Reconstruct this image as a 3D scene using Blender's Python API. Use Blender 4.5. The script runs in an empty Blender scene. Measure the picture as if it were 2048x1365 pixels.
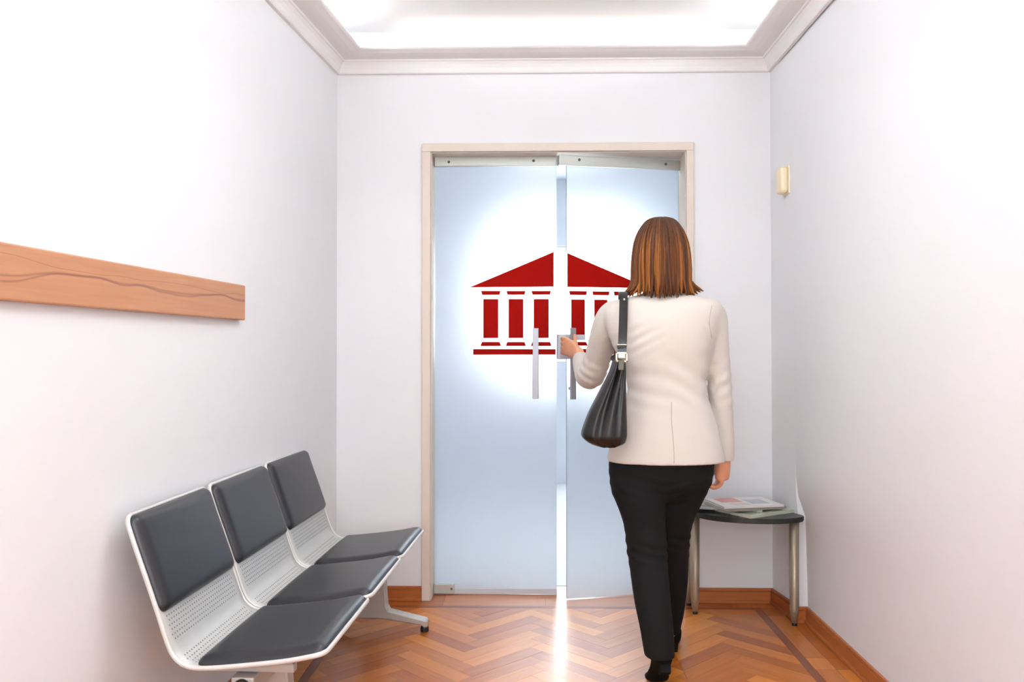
import bpy, bmesh, math, random
from mathutils import Vector, Matrix, noise
from mathutils.bvhtree import BVHTree

random.seed(7)
S = bpy.context.scene
COL = S.collection

# ------------------------------------------------------------------ camera
FPX = 1700.0
YAW, PITCH = 37 / 1700, 17.5 / 1700
cam_d = bpy.data.cameras.new('camera')
cam_d.sensor_width = 36.0
cam_d.lens = FPX / 2048 * 36.0
cam_d.clip_start = 0.02
cam = bpy.data.objects.new('camera', cam_d)
COL.objects.link(cam)
fw = Vector((-math.sin(YAW) * math.cos(PITCH), math.cos(YAW) * math.cos(PITCH), math.sin(PITCH)))
rt = Vector((math.cos(YAW), math.sin(YAW), 0))
up = rt.cross(fw)
m = Matrix((rt, up, -fw)).transposed().to_4x4()
m.translation = Vector((0, 0, 1.19))
cam.matrix_world = m
S.camera = cam

# ------------------------------------------------------------------ world, exposure
S.view_settings.view_transform = 'Standard'
S.view_settings.look = 'None'
S.view_settings.gamma = 1
S.view_settings.use_curve_mapping = False
S.view_settings.exposure = 0.80
w = bpy.data.worlds.new('overcast_sky')
S.world = w
w.use_nodes = True
w.node_tree.nodes['Background'].inputs[0].default_value = (0.80, 0.88, 1.0, 1)
w.node_tree.nodes['Background'].inputs[1].default_value = 1.0
try:
    S.cycles.use_denoising = True
    S.cycles.diffuse_bounces = 3
    S.cycles.glossy_bounces = 3
    S.cycles.max_bounces = 6
    S.cycles.adaptive_threshold = 0.12
    S.cycles.adaptive_min_samples = 16
    S.cycles.sample_clamp_indirect = 6
except Exception:
    pass
PANEL_LIGHT = 5.5      # unseen panels, hung low to brighten the ceiling too
REAR_FILL = 5.2       # window added behind the viewer as frontal fill
FAR_WINDOW = 10.0       # window of the room beyond the glass door
CORNICE_LIGHT = 2.2
COVE_FILL = 22.0  # hidden side tubes, added for the ceiling
FAR_FILL = 16.0  # light added in the room beyond the doors

# ------------------------------------------------------------------ helpers
def lin(c):
    return tuple((v / 255 / 12.92) if v / 255 <= 0.04045 else ((v / 255 + 0.055) / 1.055) ** 2.4 for v in c)

def new_mat(name):
    mt = bpy.data.materials.new(name)
    mt.use_nodes = True
    nt = mt.node_tree
    return mt, nt, nt.nodes['Principled BSDF']

def mat(name, rgb, rough=0.5, metal=0.0, vary=0.06, scale=6.0, stretch=(1, 1, 1), bump=0.0, bscale=200.0,
        coat=0.0, spec=0.5, sheen=0.0):
    mt, nt, b = new_mat(name)
    tc = nt.nodes.new('ShaderNodeTexCoord')
    mp = nt.nodes.new('ShaderNodeMapping')
    mp.inputs['Scale'].default_value = stretch
    nt.links.new(tc.outputs['Object'], mp.inputs[0])
    nz = nt.nodes.new('ShaderNodeTexNoise')
    nz.inputs['Scale'].default_value = scale
    nz.inputs['Detail'].default_value = 4
    nt.links.new(mp.outputs[0], nz.inputs['Vector'])
    rp = nt.nodes.new('ShaderNodeValToRGB')
    c = lin(rgb)
    rp.color_ramp.elements[0].color = tuple(v * (1 - vary) for v in c) + (1,)
    rp.color_ramp.elements[1].color = tuple(min(1, v * (1 + vary)) for v in c) + (1,)
    rp.color_ramp.elements[0].position = .3
    rp.color_ramp.elements[1].position = .7
    nt.links.new(nz.outputs['Fac'], rp.inputs[0])
    nt.links.new(rp.outputs[0], b.inputs['Base Color'])
    b.inputs['Roughness'].default_value = rough
    b.inputs['Metallic'].default_value = metal
    b.inputs['Coat Weight'].default_value = coat
    b.inputs['Specular IOR Level'].default_value = spec
    b.inputs['Sheen Weight'].default_value = sheen
    if bump:
        n2 = nt.nodes.new('ShaderNodeTexNoise')
        n2.inputs['Scale'].default_value = bscale
        n2.inputs['Detail'].default_value = 3
        nt.links.new(mp.outputs[0], n2.inputs['Vector'])
        bp = nt.nodes.new('ShaderNodeBump')
        bp.inputs['Strength'].default_value = bump
        bp.inputs['Distance'].default_value = 0.002
        nt.links.new(n2.outputs['Fac'], bp.inputs['Height'])
        nt.links.new(bp.outputs[0], b.inputs['Normal'])
    return mt

def emit(name, rgb, strength):
    mt = bpy.data.materials.new(name)
    mt.use_nodes = True
    nt = mt.node_tree
    nt.nodes.clear()
    e = nt.nodes.new('ShaderNodeEmission')
    e.inputs[0].default_value = (*rgb, 1)
    e.inputs[1].default_value = strength
    o = nt.nodes.new('ShaderNodeOutputMaterial')
    nt.links.new(e.outputs[0], o.inputs[0])
    return mt

def wood(name, dark, light, rnd='object', rough=0.3, scale=3.0, axis=0, streak=None, coat=0.0, spread=1.0):
    """grain runs along one local axis; whole-board tone from the random source"""
    mt, nt, b = new_mat(name)
    L = nt.links.new
    tc = nt.nodes.new('ShaderNodeTexCoord')
    mp = nt.nodes.new('ShaderNodeMapping')
    sc = [28, 28, 28]
    sc[axis] = 1.6
    mp.inputs['Scale'].default_value = sc
    L(tc.outputs['Object'], mp.inputs[0])
    if rnd == 'object':
        rn = nt.nodes.new('ShaderNodeObjectInfo').outputs['Random']
    elif rnd == 'island':
        rn = nt.nodes.new('ShaderNodeNewGeometry').outputs['Random Per Island']
    else:
        v = nt.nodes.new('ShaderNodeValue')
        v.outputs[0].default_value = .5
        rn = v.outputs[0]
    off = nt.nodes.new('ShaderNodeMath')
    off.operation = 'MULTIPLY'
    off.inputs[1].default_value = 37.0
    L(rn, off.inputs[0])
    nz = nt.nodes.new('ShaderNodeTexNoise')
    nz.noise_dimensions = '4D'
    nz.inputs['Scale'].default_value = scale
    nz.inputs['Detail'].default_value = 6
    nz.inputs['Distortion'].default_value = .6
    L(mp.outputs[0], nz.inputs['Vector'])
    L(off.outputs[0], nz.inputs['W'])
    ma = nt.nodes.new('ShaderNodeMath')
    ma.operation = 'MULTIPLY_ADD'
    ma.inputs[1].default_value = .45
    L(nz.outputs['Fac'], ma.inputs[0])
    m2 = nt.nodes.new('ShaderNodeMath')
    m2.operation = 'MULTIPLY_ADD'
    m2.inputs[1].default_value = .62 * spread
    m2.inputs[2].default_value = .31 * (1 - spread) - .06
    L(rn, m2.inputs[0])
    L(m2.outputs[0], ma.inputs[2])
    rp = nt.nodes.new('ShaderNodeValToRGB')
    rp.color_ramp.elements[0].color = (*lin(dark), 1)
    rp.color_ramp.elements[1].color = (*lin(light), 1)
    rp.color_ramp.elements[0].position = .12
    rp.color_ramp.elements[1].position = .85
    L(ma.outputs[0], rp.inputs[0])
    colour = rp.outputs[0]
    if streak:
        # one wandering dark heartwood line along the board
        sx = nt.nodes.new('ShaderNodeSeparateXYZ')
        L(tc.outputs['Object'], sx.inputs[0])
        n1 = nt.nodes.new('ShaderNodeTexNoise')
        n1.noise_dimensions = '1D'
        n1.inputs['Scale'].default_value = 1.7
        n1.inputs['Detail'].default_value = 2
        L(sx.outputs[axis], n1.inputs['W'])
        prev = None
        for k, (amp, o0, wd) in enumerate(streak):
            a = nt.nodes.new('ShaderNodeMath')
            a.operation = 'MULTIPLY_ADD'
            a.inputs[1].default_value = amp
            a.inputs[2].default_value = o0
            L(n1.outputs['Fac'], a.inputs[0])
            d = nt.nodes.new('ShaderNodeMath')
            d.operation = 'SUBTRACT'
            L(sx.outputs[2], d.inputs[0])
            L(a.outputs[0], d.inputs[1])
            ab = nt.nodes.new('ShaderNodeMath')
            ab.operation = 'ABSOLUTE'
            L(d.outputs[0], ab.inputs[0])
            mr = nt.nodes.new('ShaderNodeMapRange')
            mr.inputs[1].default_value = 0
            mr.inputs[2].default_value = wd
            mr.inputs[3].default_value = .55
            mr.inputs[4].default_value = 0
            L(ab.outputs[0], mr.inputs[0])
            mx = nt.nodes.new('ShaderNodeMix')
            mx.data_type = 'RGBA'
            L(mr.outputs[0], mx.inputs[0])
            L(colour, mx.inputs[6])
            mx.inputs[7].default_value = (*lin((128, 74, 62)), 1)
            colour = mx.outputs[2]
    L(colour, b.inputs['Base Color'])
    b.inputs['Roughness'].default_value = rough
    b.inputs['Coat Weight'].default_value = coat
    b.inputs['Coat Roughness'].default_value = .2
    return mt

def link(ob, parent=None):
    COL.objects.link(ob)
    if parent is not None:
        ob.parent = parent
    return ob

def tag(o, label=None, cat=None, group=None, kind=None):
    if label:
        o['label'] = label
    if cat:
        o['category'] = cat
    if group:
        o['group'] = group
    if kind:
        o['kind'] = kind
    return o

def empty(name, loc=(0, 0, 0), rz=0.0):
    o = bpy.data.objects.new(name, None)
    o.location = loc
    o.rotation_euler = (0, 0, rz)
    o.empty_display_size = .1
    return link(o)

def from_bm(name, bm, mats, parent=None, smooth=False):
    me = bpy.data.meshes.new(name)
    bmesh.ops.recalc_face_normals(bm, faces=bm.faces[:])
    bm.to_mesh(me)
    bm.free()
    for mt in (mats if isinstance(mats, (list, tuple)) else [mats]):
        me.materials.append(mt)
    if smooth:
        me.polygons.foreach_set('use_smooth', [True] * len(me.polygons))
    return link(bpy.data.objects.new(name, me), parent)

def add_box(bm, lo, hi, bevel=0.0, M=None, mi=0, seg=2):
    r = bmesh.ops.create_cube(bm, size=1.0)
    vs = r['verts']
    lo, hi = Vector(lo), Vector(hi)
    for v in vs:
        v.co = Vector(((lo.x + hi.x) / 2 + v.co.x * (hi.x - lo.x), (lo.y + hi.y) / 2 + v.co.y * (hi.y - lo.y),
                       (lo.z + hi.z) / 2 + v.co.z * (hi.z - lo.z)))
    fs = list({f for v in vs for f in v.link_faces})
    if bevel > 0:
        es = list({e for v in vs for e in v.link_edges})
        rr = bmesh.ops.bevel(bm, geom=es, offset=bevel, segments=seg, profile=.5, affect='EDGES')
        fs = list(set(rr['faces']) | {f for f in fs if f.is_valid})
        vs = list({v for f in fs for v in f.verts})
    for f in fs:
        f.material_index = mi
    if M is not None:
        for v in vs:
            v.co = M @ v.co
    return vs

def box(name, lo, hi, mt, parent=None, bevel=0.0, M=None):
    bm = bmesh.new()
    add_box(bm, lo, hi, bevel, M)
    return from_bm(name, bm, mt, parent)

def add_prism(bm, pts, z0, z1, bevel=0.0, M=None):
    a = [bm.verts.new((x, y, z0)) for x, y in pts]
    b = [bm.verts.new((x, y, z1)) for x, y in pts]
    n = len(pts)
    fs = [bm.faces.new(a[::-1]), bm.faces.new(b)]
    for i in range(n):
        fs.append(bm.faces.new((a[i], a[(i + 1) % n], b[(i + 1) % n], b[i])))
    vs = a + b
    if bevel:
        es = [e for e in fs[1].edges] + [e for e in fs[0].edges]
        bmesh.ops.bevel(bm, geom=es, offset=bevel, segments=2, profile=.5, affect='EDGES')
        vs = bm.verts[:]
    if M is not None:
        for v in vs:
            v.co = M @ v.co

def catmull(pts, n):
    """pts: list of tuples (any length) -> n samples per span"""
    P = [tuple(p) for p in pts]
    out = []
    for i in range(len(P) - 1):
        p0, p1, p2, p3 = P[max(i - 1, 0)], P[i], P[i + 1], P[min(i + 2, len(P) - 1)]
        for k in range(n):
            t = k / n
            out.append(tuple(.5 * (2 * b + (c - a) * t + (2 * a - 5 * b + 4 * c - d) * t * t +
                                   (3 * b - a - 3 * c + d) * t ** 3) for a, b, c, d in zip(p0, p1, p2, p3)))
    out.append(P[-1])
    return out

def add_tube(bm, path, n=12, sub=4, caps=True, side=None):
    """path rows: (x, y, z, ra[, rb]); ra along 'side', rb across"""
    rows = [tuple(p) + ((p[3],) if len(p) == 4 else ()) for p in path]
    rows = catmull(rows, sub) if sub > 1 else rows
    C = [Vector(r[:3]) for r in rows]
    rings = []
    ref = Vector(side) if side else None
    for i, c in enumerate(C):
        t = (C[min(i + 1, len(C) - 1)] - C[max(i - 1, 0)]).normalized()
        if ref is None:
            ref = Vector((1, 0, 0)) if abs(t.x) < .8 else Vector((0, 1, 0))
        a = (ref - t * ref.dot(t)).normalized()
        ref = a
        b = t.cross(a)
        ra, rb = max(rows[i][3], 1e-4), max(rows[i][4], 1e-4)
        rings.append([bm.verts.new(c + a * ra * math.cos(2 * math.pi * k / n) + b * rb * math.sin(2 * math.pi * k / n))
                      for k in range(n)])
    for p, q in zip(rings, rings[1:]):
        for k in range(n):
            bm.faces.new((p[k], p[(k + 1) % n], q[(k + 1) % n], q[k]))
    if caps:
        bm.faces.new(rings[0][::-1])
        bm.faces.new(rings[-1])
    return rings

def add_rings(bm, rows, n=40, ex=2.3, sub=4):
    """horizontal superellipse rings: rows (z, cx, hw, cy, hd, yaw)"""
    rows = catmull(rows, sub) if sub > 1 else rows
    rings = []
    for z, cx, hw, cy, hd, yaw in rows:
        r = []
        for k in range(n):
            a = 2 * math.pi * k / n
            ca, sa = math.cos(a), math.sin(a)
            x = hw * math.copysign(abs(ca) ** (2 / ex), ca)
            y = hd * math.copysign(abs(sa) ** (2 / ex), sa)
            r.append(bm.verts.new((cx + x * math.cos(yaw) - y * math.sin(yaw), cy + x * math.sin(yaw) + y * math.cos(yaw), z)))
        rings.append(r)
    for p, q in zip(rings, rings[1:]):
        for k in range(n):
            bm.faces.new((p[k], p[(k + 1) % n], q[(k + 1) % n], q[k]))
    bm.faces.new(rings[0][::-1])
    bm.faces.new(rings[-1])

def fuse(name, bm, mt, parent, voxel=.006, smooth=6, fac=.5):
    """union of overlapping closed shells -> one continuous smooth mesh"""
    bmesh.ops.recalc_face_normals(bm, faces=bm.faces[:])
    me = bpy.data.meshes.new(name + '_src')
    bm.to_mesh(me)
    bm.free()
    ob = bpy.data.objects.new(name + '_src', me)
    COL.objects.link(ob)
    r = ob.modifiers.new('r', 'REMESH')
    r.mode = 'VOXEL'
    r.voxel_size = voxel
    s = ob.modifiers.new('s', 'SMOOTH')
    s.factor = fac
    s.iterations = smooth
    dg = bpy.context.evaluated_depsgraph_get()
    dg.update()
    res = bpy.data.meshes.new_from_object(ob.evaluated_get(dg))
    bpy.data.objects.remove(ob)
    bpy.data.meshes.remove(me)
    res.name = name
    res.materials.clear()
    res.materials.append(mt)
    res.polygons.foreach_set('use_smooth', [True] * len(res.polygons))
    return link(bpy.data.objects.new(name, res), parent)

# ------------------------------------------------------------------ materials
M_WALL = mat('wall_paint', (238, 239, 241), .75, vary=.012, scale=1.5, bump=.05, bscale=90)
M_CEIL = mat('ceiling_paint', (241, 241, 241), .8, vary=.01, scale=2)
M_CORN = mat('cornice_plaster', (238, 236, 235), .7, vary=.015, scale=4)
M_FARW = mat('far_room_paint', (222, 229, 238), .8, vary=.02, scale=2)
M_PLANK = wood('parquet_oak', (160, 80, 24), (226, 143, 60), 'object', .32, coat=.22)
M_PLANKI = wood('parquet_oak_rest', (160, 80, 24), (226, 143, 60), 'island', .32, coat=.22)
M_INLAY = wood('parquet_inlay', (112, 50, 24), (140, 70, 38), 'object', .32, coat=.3, axis=1)
M_JOINT = mat('floor_joint', (84, 48, 24), .7)
M_BASE = wood('baseboard_wood', (150, 78, 34), (188, 108, 54), 'object', .38, axis=0, coat=.15)
M_BASEY = wood('baseboard_wood_side', (150, 78, 34), (188, 108, 54), 'object', .38, axis=1, coat=.15)
M_BOARD = wood('coat_board_wood', (176, 114, 76), (214, 164, 126), 'none', .45, axis=1, scale=2.2,
               streak=[(.070, 1.322, .0050), (.11, 1.296, .0040), (-.05, 1.408, .0012)])
M_FRAME = mat('door_frame_paint', (224, 211, 197), .5, vary=.02)
M_ALU = mat('satin_aluminium', (186, 190, 184), .38, .55, vary=.03, scale=20, stretch=(1, 30, 30))
M_STEEL = mat('brushed_steel', (156, 156, 162), .38, .6, vary=.04, scale=30, stretch=(30, 30, 1))
M_LOCK = mat('lock_case_aluminium', (206, 212, 220), .45, .2, vary=.02)
M_SCREW = mat('screw_steel', (96, 98, 92), .4, .8)
M_RED = mat('red_vinyl', (158, 11, 3), .7, vary=.02, spec=.08)
M_SHELL = mat('seat_shell_metal', (206, 206, 202), .42, .25, vary=.02, scale=15)
M_RIM = mat('seat_rim_metal', (222, 220, 215), .38, .2, vary=.02, scale=15)
M_LEATH = mat('charcoal_leather', (35, 37, 42), .34, vary=.08, scale=9, bump=.12, bscale=260, spec=.6)
M_HOLE = mat('perforation_dark', (128, 130, 132), .7)
M_CAST = mat('cast_aluminium', (190, 187, 182), .42, .35, vary=.03, scale=10)
M_BLACK = mat('black_plastic', (24, 24, 25), .45)
M_TTOP = mat('black_laminate', (38, 42, 41), .32, vary=.08, scale=30)
M_TLEG = mat('table_leg_metal', (168, 155, 136), .38, .5, vary=.03, stretch=(20, 20, 1))
M_CREAM = mat('cream_plastic', (248, 234, 198), .45, vary=.02)
M_SKIN = mat('skin', (226, 158, 120), .5, vary=.06, scale=25, bump=.08, bscale=300)
M_JACK = mat('ivory_jacket_cloth', (211, 203, 193), .8, vary=.015, scale=12, bump=.18, bscale=700, sheen=.2)
M_SEAM = mat('ivory_seam', (182, 171, 160), .85)
M_TROU = mat('black_trouser_cloth', (17, 17, 18), .85, vary=.15, scale=10, bump=.2, bscale=800, spec=.25)
M_SHOE = mat('black_suede', (11, 11, 12), .8, vary=.15, spec=.2)
M_BAG = mat('black_bag_leather', (24, 24, 25), .36, vary=.2, scale=10, bump=.15, bscale=220)
M_GOLD = mat('pale_gold_metal', (225, 208, 178), .3, .6)
M_GREY = mat('grey_clip', (96, 92, 84), .4, .3)

# frosted glass: the etched face scatters what shines through it
def frosted():
    mt = bpy.data.materials.new('frosted_glass')
    mt.use_nodes = True
    nt = mt.node_tree
    nt.nodes.clear()
    L = nt.links.new
    o = nt.nodes.new('ShaderNodeOutputMaterial')
    rf = nt.nodes.new('ShaderNodeBsdfRefraction')
    rf.inputs['Color'].default_value = (.84, .875, .92, 1)
    rf.inputs['Roughness'].default_value = .40
    rf.inputs['IOR'].default_value = 1.35
    tr = nt.nodes.new('ShaderNodeBsdfTranslucent')
    tr.inputs[0].default_value = (.54, .60, .68, 1)
    df = nt.nodes.new('ShaderNodeBsdfDiffuse')
    df.inputs[0].default_value = (.60, .665, .76, 1)
    gl = nt.nodes.new('ShaderNodeBsdfGlossy')
    gl.inputs['Roughness'].default_value = .22
    nz = nt.nodes.new('ShaderNodeTexNoise')
    nz.inputs['Scale'].default_value = 60
    mr = nt.nodes.new('ShaderNodeMapRange')
    mr.inputs[3].default_value = .56
    mr.inputs[4].default_value = .62
    L(nz.outputs['Fac'], mr.inputs[0])
    L(mr.outputs[0], rf.inputs['Roughness'])
    m1 = nt.nodes.new('ShaderNodeMixShader')
    m1.inputs[0].default_value = .26
    m2 = nt.nodes.new('ShaderNodeMixShader')
    m2.inputs[0].default_value = .30
    m3 = nt.nodes.new('ShaderNodeMixShader')
    m3.inputs[0].default_value = .05
    L(rf.outputs[0], m1.inputs[1])
    L(tr.outputs[0], m1.inputs[2])
    L(m1.outputs[0], m2.inputs[1])
    L(df.outputs[0], m2.inputs[2])
    L(m2.outputs[0], m3.inputs[1])
    L(gl.outputs[0], m3.inputs[2])
    L(m3.outputs[0], o.inputs[0])
    return mt

def clear_back():
    mt = bpy.data.materials.new('clear_glass_back')
    mt.use_nodes = True
    nt = mt.node_tree
    nt.nodes.clear()
    o = nt.nodes.new('ShaderNodeOutputMaterial')
    t = nt.nodes.new('ShaderNodeBsdfTransparent')
    t.inputs[0].default_value = (.94, .97, .96, 1)
    nt.links.new(t.outputs[0], o.inputs[0])
    return mt

M_FROST = frosted()
M_CLEAR = clear_back()
M_GEDGE = mat('glass_edge', (120, 140, 142), .2, vary=.05)

# ------------------------------------------------------------------ room shell
YB = 4.04            # face of the back wall
Y0 = -1.6            # rear wall face
def xl(y):           # left wall runs slightly askew
    return -.925 - .085 * (YB - y)
ZC = 2.71
WT = .22

# floor slab (joint colour), boards lie on it as parts
floor = tag(box('floor', (-1.7, Y0 - WT, -.10), (1.9, 8.0, -.007), M_JOINT), kind='structure')

def clip(poly, nx, ny, c):           # keep nx*x+ny*y <= c
    out = []
    for i in range(len(poly)):
        p, q = poly[i], poly[(i + 1) % len(poly)]
        dp, dq = nx * p[0] + ny * p[1] - c, nx * q[0] + ny * q[1] - c
        if dp <= 0:
            out.append(p)
        if (dp < 0 < dq) or (dq < 0 < dp):
            t = dp / (dp - dq)
            out.append((p[0] + (q[0] - p[0]) * t, p[1] + (q[1] - p[1]) * t))
    return out

def area(p):
    return abs(sum(p[i][0] * p[(i + 1) % len(p)][1] - p[(i + 1) % len(p)][0] * p[i][1] for i in range(len(p)))) / 2

PL, PW = .372, .0703
Q = math.sqrt(.5)
def world_uv(u, v, ox, oy):          # diagonal frame -> floor
    return ox + (u - v) * Q, oy + (u + v) * Q
planks = []
def field(ox, oy, x0, x1, y0, y1):
    K = 90
    for k in range(-K, K):
        for mm in range(-8, 9):
            for kind in (0, 1):
                if kind == 0:
                    u0, v0 = k * PW + mm * PL, k * PW - mm * PL
                    u1, v1 = u0 + PL, v0 + PW
                else:
                    u0, v0 = k * PW + PL + mm * PL, (k + 1) * PW - PL - mm * PL
                    u1, v1 = u0 + PW, v0 + PL
                g = .0004
                pl = [world_uv(u, v, ox, oy) for u, v in ((u0 + g, v0 + g), (u1 - g, v0 + g), (u1 - g, v1 - g), (u0 + g, v1 - g))]
                n0 = area(pl)
                p = pl
                for (nx, ny, c) in ((1, 0, x1), (-1, 0, -x0), (0, 1, y1), (0, -1, -y0)):
                    p = clip(p, nx, ny, c)
                    if len(p) < 3:
                        break
                if len(p) < 3 or area(p) < .0004:
                    continue
                cx, cy = world_uv((u0 + u1) / 2, (v0 + v1) / 2, ox, oy)
                ang = math.pi / 4 if kind == 0 else 3 * math.pi / 4
                planks.append((p, cx, cy, ang, abs(area(p) - n0) < 1e-6))
XF0, XF1, YF1 = -.80, 1.025, 3.925    # inlaid field
XS = .565
field(.05 - PL * Q, 3.30, XF0, XS, Y0 + .3, YF1)
field(.825 - PL * Q, 3.47, XS + .0006, XF1, Y0 + .3, YF1)
full_mesh = None
rest = bmesh.new()
def plank_bm(bm, pts, top):
    a = [bm.verts.new((x, y, top)) for x, y in pts]
    b = [bm.verts.new((x, y, -.006)) for x, y in pts]
    f = bm.faces.new(a)
    if f.normal.z < 0:
        f.normal_flip()
    n = len(a)
    for i in range(n):
        bm.faces.new((a[i], b[i], b[(i + 1) % n], a[(i + 1) % n]))
for p, cx, cy, ang, full in planks:
    near = (cy > 2.05)
    if not near:
        plank_bm(rest, p, 0.0)
        continue
    R = Matrix.Rotation(-ang, 2)
    if full and full_mesh is not None:
        me = full_mesh
    else:
        bm = bmesh.new()
        loc = [tuple(R @ Vector((x - cx, y - cy))) for x, y in p]
        plank_bm(bm, loc, 0.0)
        bmesh.ops.recalc_face_normals(bm, faces=bm.faces[:])
        me = bpy.data.meshes.new('plank')
        bm.to_mesh(me)
        bm.free()
        me.materials.append(M_PLANK)
        if full:
            full_mesh = me
    o = bpy.data.objects.new('plank', me)
    o.location = (cx, cy, random.uniform(-.0004, 0))
    o.rotation_euler = (0, 0, ang)
    link(o, floor)
tag(from_bm('plank_field', rest, M_PLANKI, floor), kind='stuff')

def floor_board(name, x0, y0, x1, y1, mt, g=.0005):
    lx, ly = (x1 - x0), (y1 - y0)
    rot = 0 if lx >= ly else math.pi / 2
    a, b = (lx, ly) if rot == 0 else (ly, lx)
    bm = bmesh.new()
    plank_bm(bm, [(-a / 2 + g, -b / 2 + g), (a / 2 - g, -b / 2 + g), (a / 2 - g, b / 2 - g), (-a / 2 + g, b / 2 - g)], 0)
    o = from_bm(name, bm, mt, floor)
    o.location = ((x0 + x1) / 2, (y0 + y1) / 2, 0)
    o.rotation_euler = (0, 0, rot)
    return o
M_INLAYX = wood('parquet_inlay_strip', (112, 50, 24), (140, 70, 38), 'object', .32, coat=.3, axis=0)
floor_board('inlay_strip', XF1, Y0, XF1 + .034, YF1 + .03, M_INLAYX)
floor_board('inlay_strip', XF0 - .034, Y0, XF0, YF1 + .03, M_INLAYX)
floor_board('inlay_strip', XF0, YF1, XF1, YF1 + .03, M_INLAYX)
# border boards
y = YF1 + .03
for i in range(20):
    ln = random.uniform(.20, .42) if i % 3 else .12
    floor_board('border_plank', XF1 + .034, y - ln, XF1 + .034 + .078, y, M_PLANK)
    ln2 = ln
    floor_board('border_plank', XF1 + .112, y - ln2, 1.215, y, M_PLANK)
    y -= ln
    if y < Y0 + .2:
        break
x = XF0 - .034
while x < 1.2:
    ln = min(random.uniform(.3, .5), 1.215 - x)
    if ln < .05:
        break
    floor_board('border_plank', x, YF1 + .03, x + ln, YB + .25, M_PLANK)
    x += ln
y = YF1 + .03
while y > Y0:
    ln = random.uniform(.4, .6)
    floor_board('border_plank', -1.42, y - ln, XF0 - .034, y, M_PLANK)
    y -= ln

tag(box('floor_beyond', (-1.5, YB + .26, -.006), (1.7, 7.6, .0), mat('far_floor_tile', (226, 228, 230), .5, vary=.03)), kind='structure')

# back wall with the door opening
DX0, DX1, DZ1 = -.475, .737, 2.133
bm = bmesh.new()
add_box(bm, (-1.5, YB, -.05), (DX0 - .0, YB + WT, ZC + .1))
add_box(bm, (DX1 + .0, YB, -.05), (1.7, YB + WT, ZC + .1))
add_box(bm, (DX0, YB, DZ1), (DX1, YB + WT, ZC + .1))
tag(from_bm('wall_back', bm, M_WALL), 'white back wall around the frosted glass doors', kind='structure')
# left wall
bm = bmesh.new()
a = [(xl(Y0), Y0), (xl(YB), YB), (xl(YB) - .3, YB), (xl(Y0) - .3, Y0)]
add_prism(bm, a, -.05, ZC + .1)
tag(from_bm('wall_left', bm, M_WALL), 'white left wall behind the row of seats', kind='structure')
# right wall: a shallow casing in the corner dies out towards the ceiling
def wr_near(z):
    return 1.214 - .0241 * (z + .05)
def wr_edge(z):
    pts = [(-.05, 1.214), (.46, wr_near(.46)), (.58, 1.1605), (1.0, 1.157), (1.5, 1.151), (ZC + .1, 1.140)]
    for (za, xa), (zb, xb) in zip(pts, pts[1:]):
        if z <= zb + 1e-6:
            return xa + (xb - xa) * (z - za) / (zb - za)
    return pts[-1][1]
def wr_case(z):
    pts = [(-.05, 1.176), (.46, 1.171), (.58, 1.1602), (1.0, 1.1567), (1.5, 1.1508), (ZC + .1, 1.1395)]
    for (za, xa), (zb, xb) in zip(pts, pts[1:]):
        if z <= zb + 1e-6:
            return xa + (xb - xa) * (z - za) / (zb - za)
    return pts[-1][1]
zr = [-.05, .2, .46, .55, .65, .75, .85, .95, 1.1, 1.3, 1.6, 2.0, 2.4, ZC + .1]
yr = [3.752, 3.6, 3.4, 3.2, 3.0, 2.75, 2.5, 1.0, Y0]
bm = bmesh.new()
def wr_strip(cols):
    g = [[bm.verts.new(c) for c in col] for col in cols]
    for p, q in zip(g, g[1:]):
        for k in range(len(zr) - 1):
            bm.faces.new((p[k], p[k + 1], q[k + 1], q[k])).smooth = True
def wr_x(y, z):
    t = min(1, max(0, (y - 2.5) / 1.252))
    t = t * t * (3 - 2 * t)
    return wr_near(z) + (wr_edge(z) - wr_near(z)) * t
wr_strip([[(1.140 - .0018 * (z + .05), YB, z) for z in zr], [(wr_case(z), 3.755, z) for z in zr]])
wr_strip([[(wr_case(z), 3.755, z) for z in zr], [(wr_edge(z), 3.752, z) for z in zr]])
wr_strip([[(wr_x(y, z), y, z) for z in zr] for y in yr])
wr_strip([[(1.214 - .0241 * (z + .05), Y0, z) for z in zr], [(1.5, Y0, z) for z in zr]])
wr_strip([[(1.5, Y0, z) for z in zr], [(1.5, YB, z) for z in zr]])
wr_strip([[(1.5, YB, z) for z in zr], [(1.140 - .0018 * (z + .05), YB, z) for z in zr]])
tag(from_bm('wall_right', bm, M_WALL), 'white right wall beside the side table', kind='structure')
# rear wall behind the viewer, opened for an added fill window
RX0, RX1, RZ0, RZ1 = -1.0, .8, .75, 2.25
bm = bmesh.new()
add_box(bm, (-1.75, Y0 - WT, -.05), (RX0, Y0, ZC + .1))
add_box(bm, (RX1, Y0 - WT, -.05), (1.6, Y0, ZC + .1))
add_box(bm, (RX0, Y0 - WT, -.05), (RX1, Y0, RZ0))
add_box(bm, (RX0, Y0 - WT, RZ1), (RX1, Y0, ZC + .1))
tag(from_bm('wall_rear', bm, M_WALL), 'white rear wall with an added fill window', kind='structure')
ceiling = tag(box('ceiling', (-1.75, Y0 - WT, ZC), (1.6, YB + WT, ZC + .12), M_CEIL), kind='structure')

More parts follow.
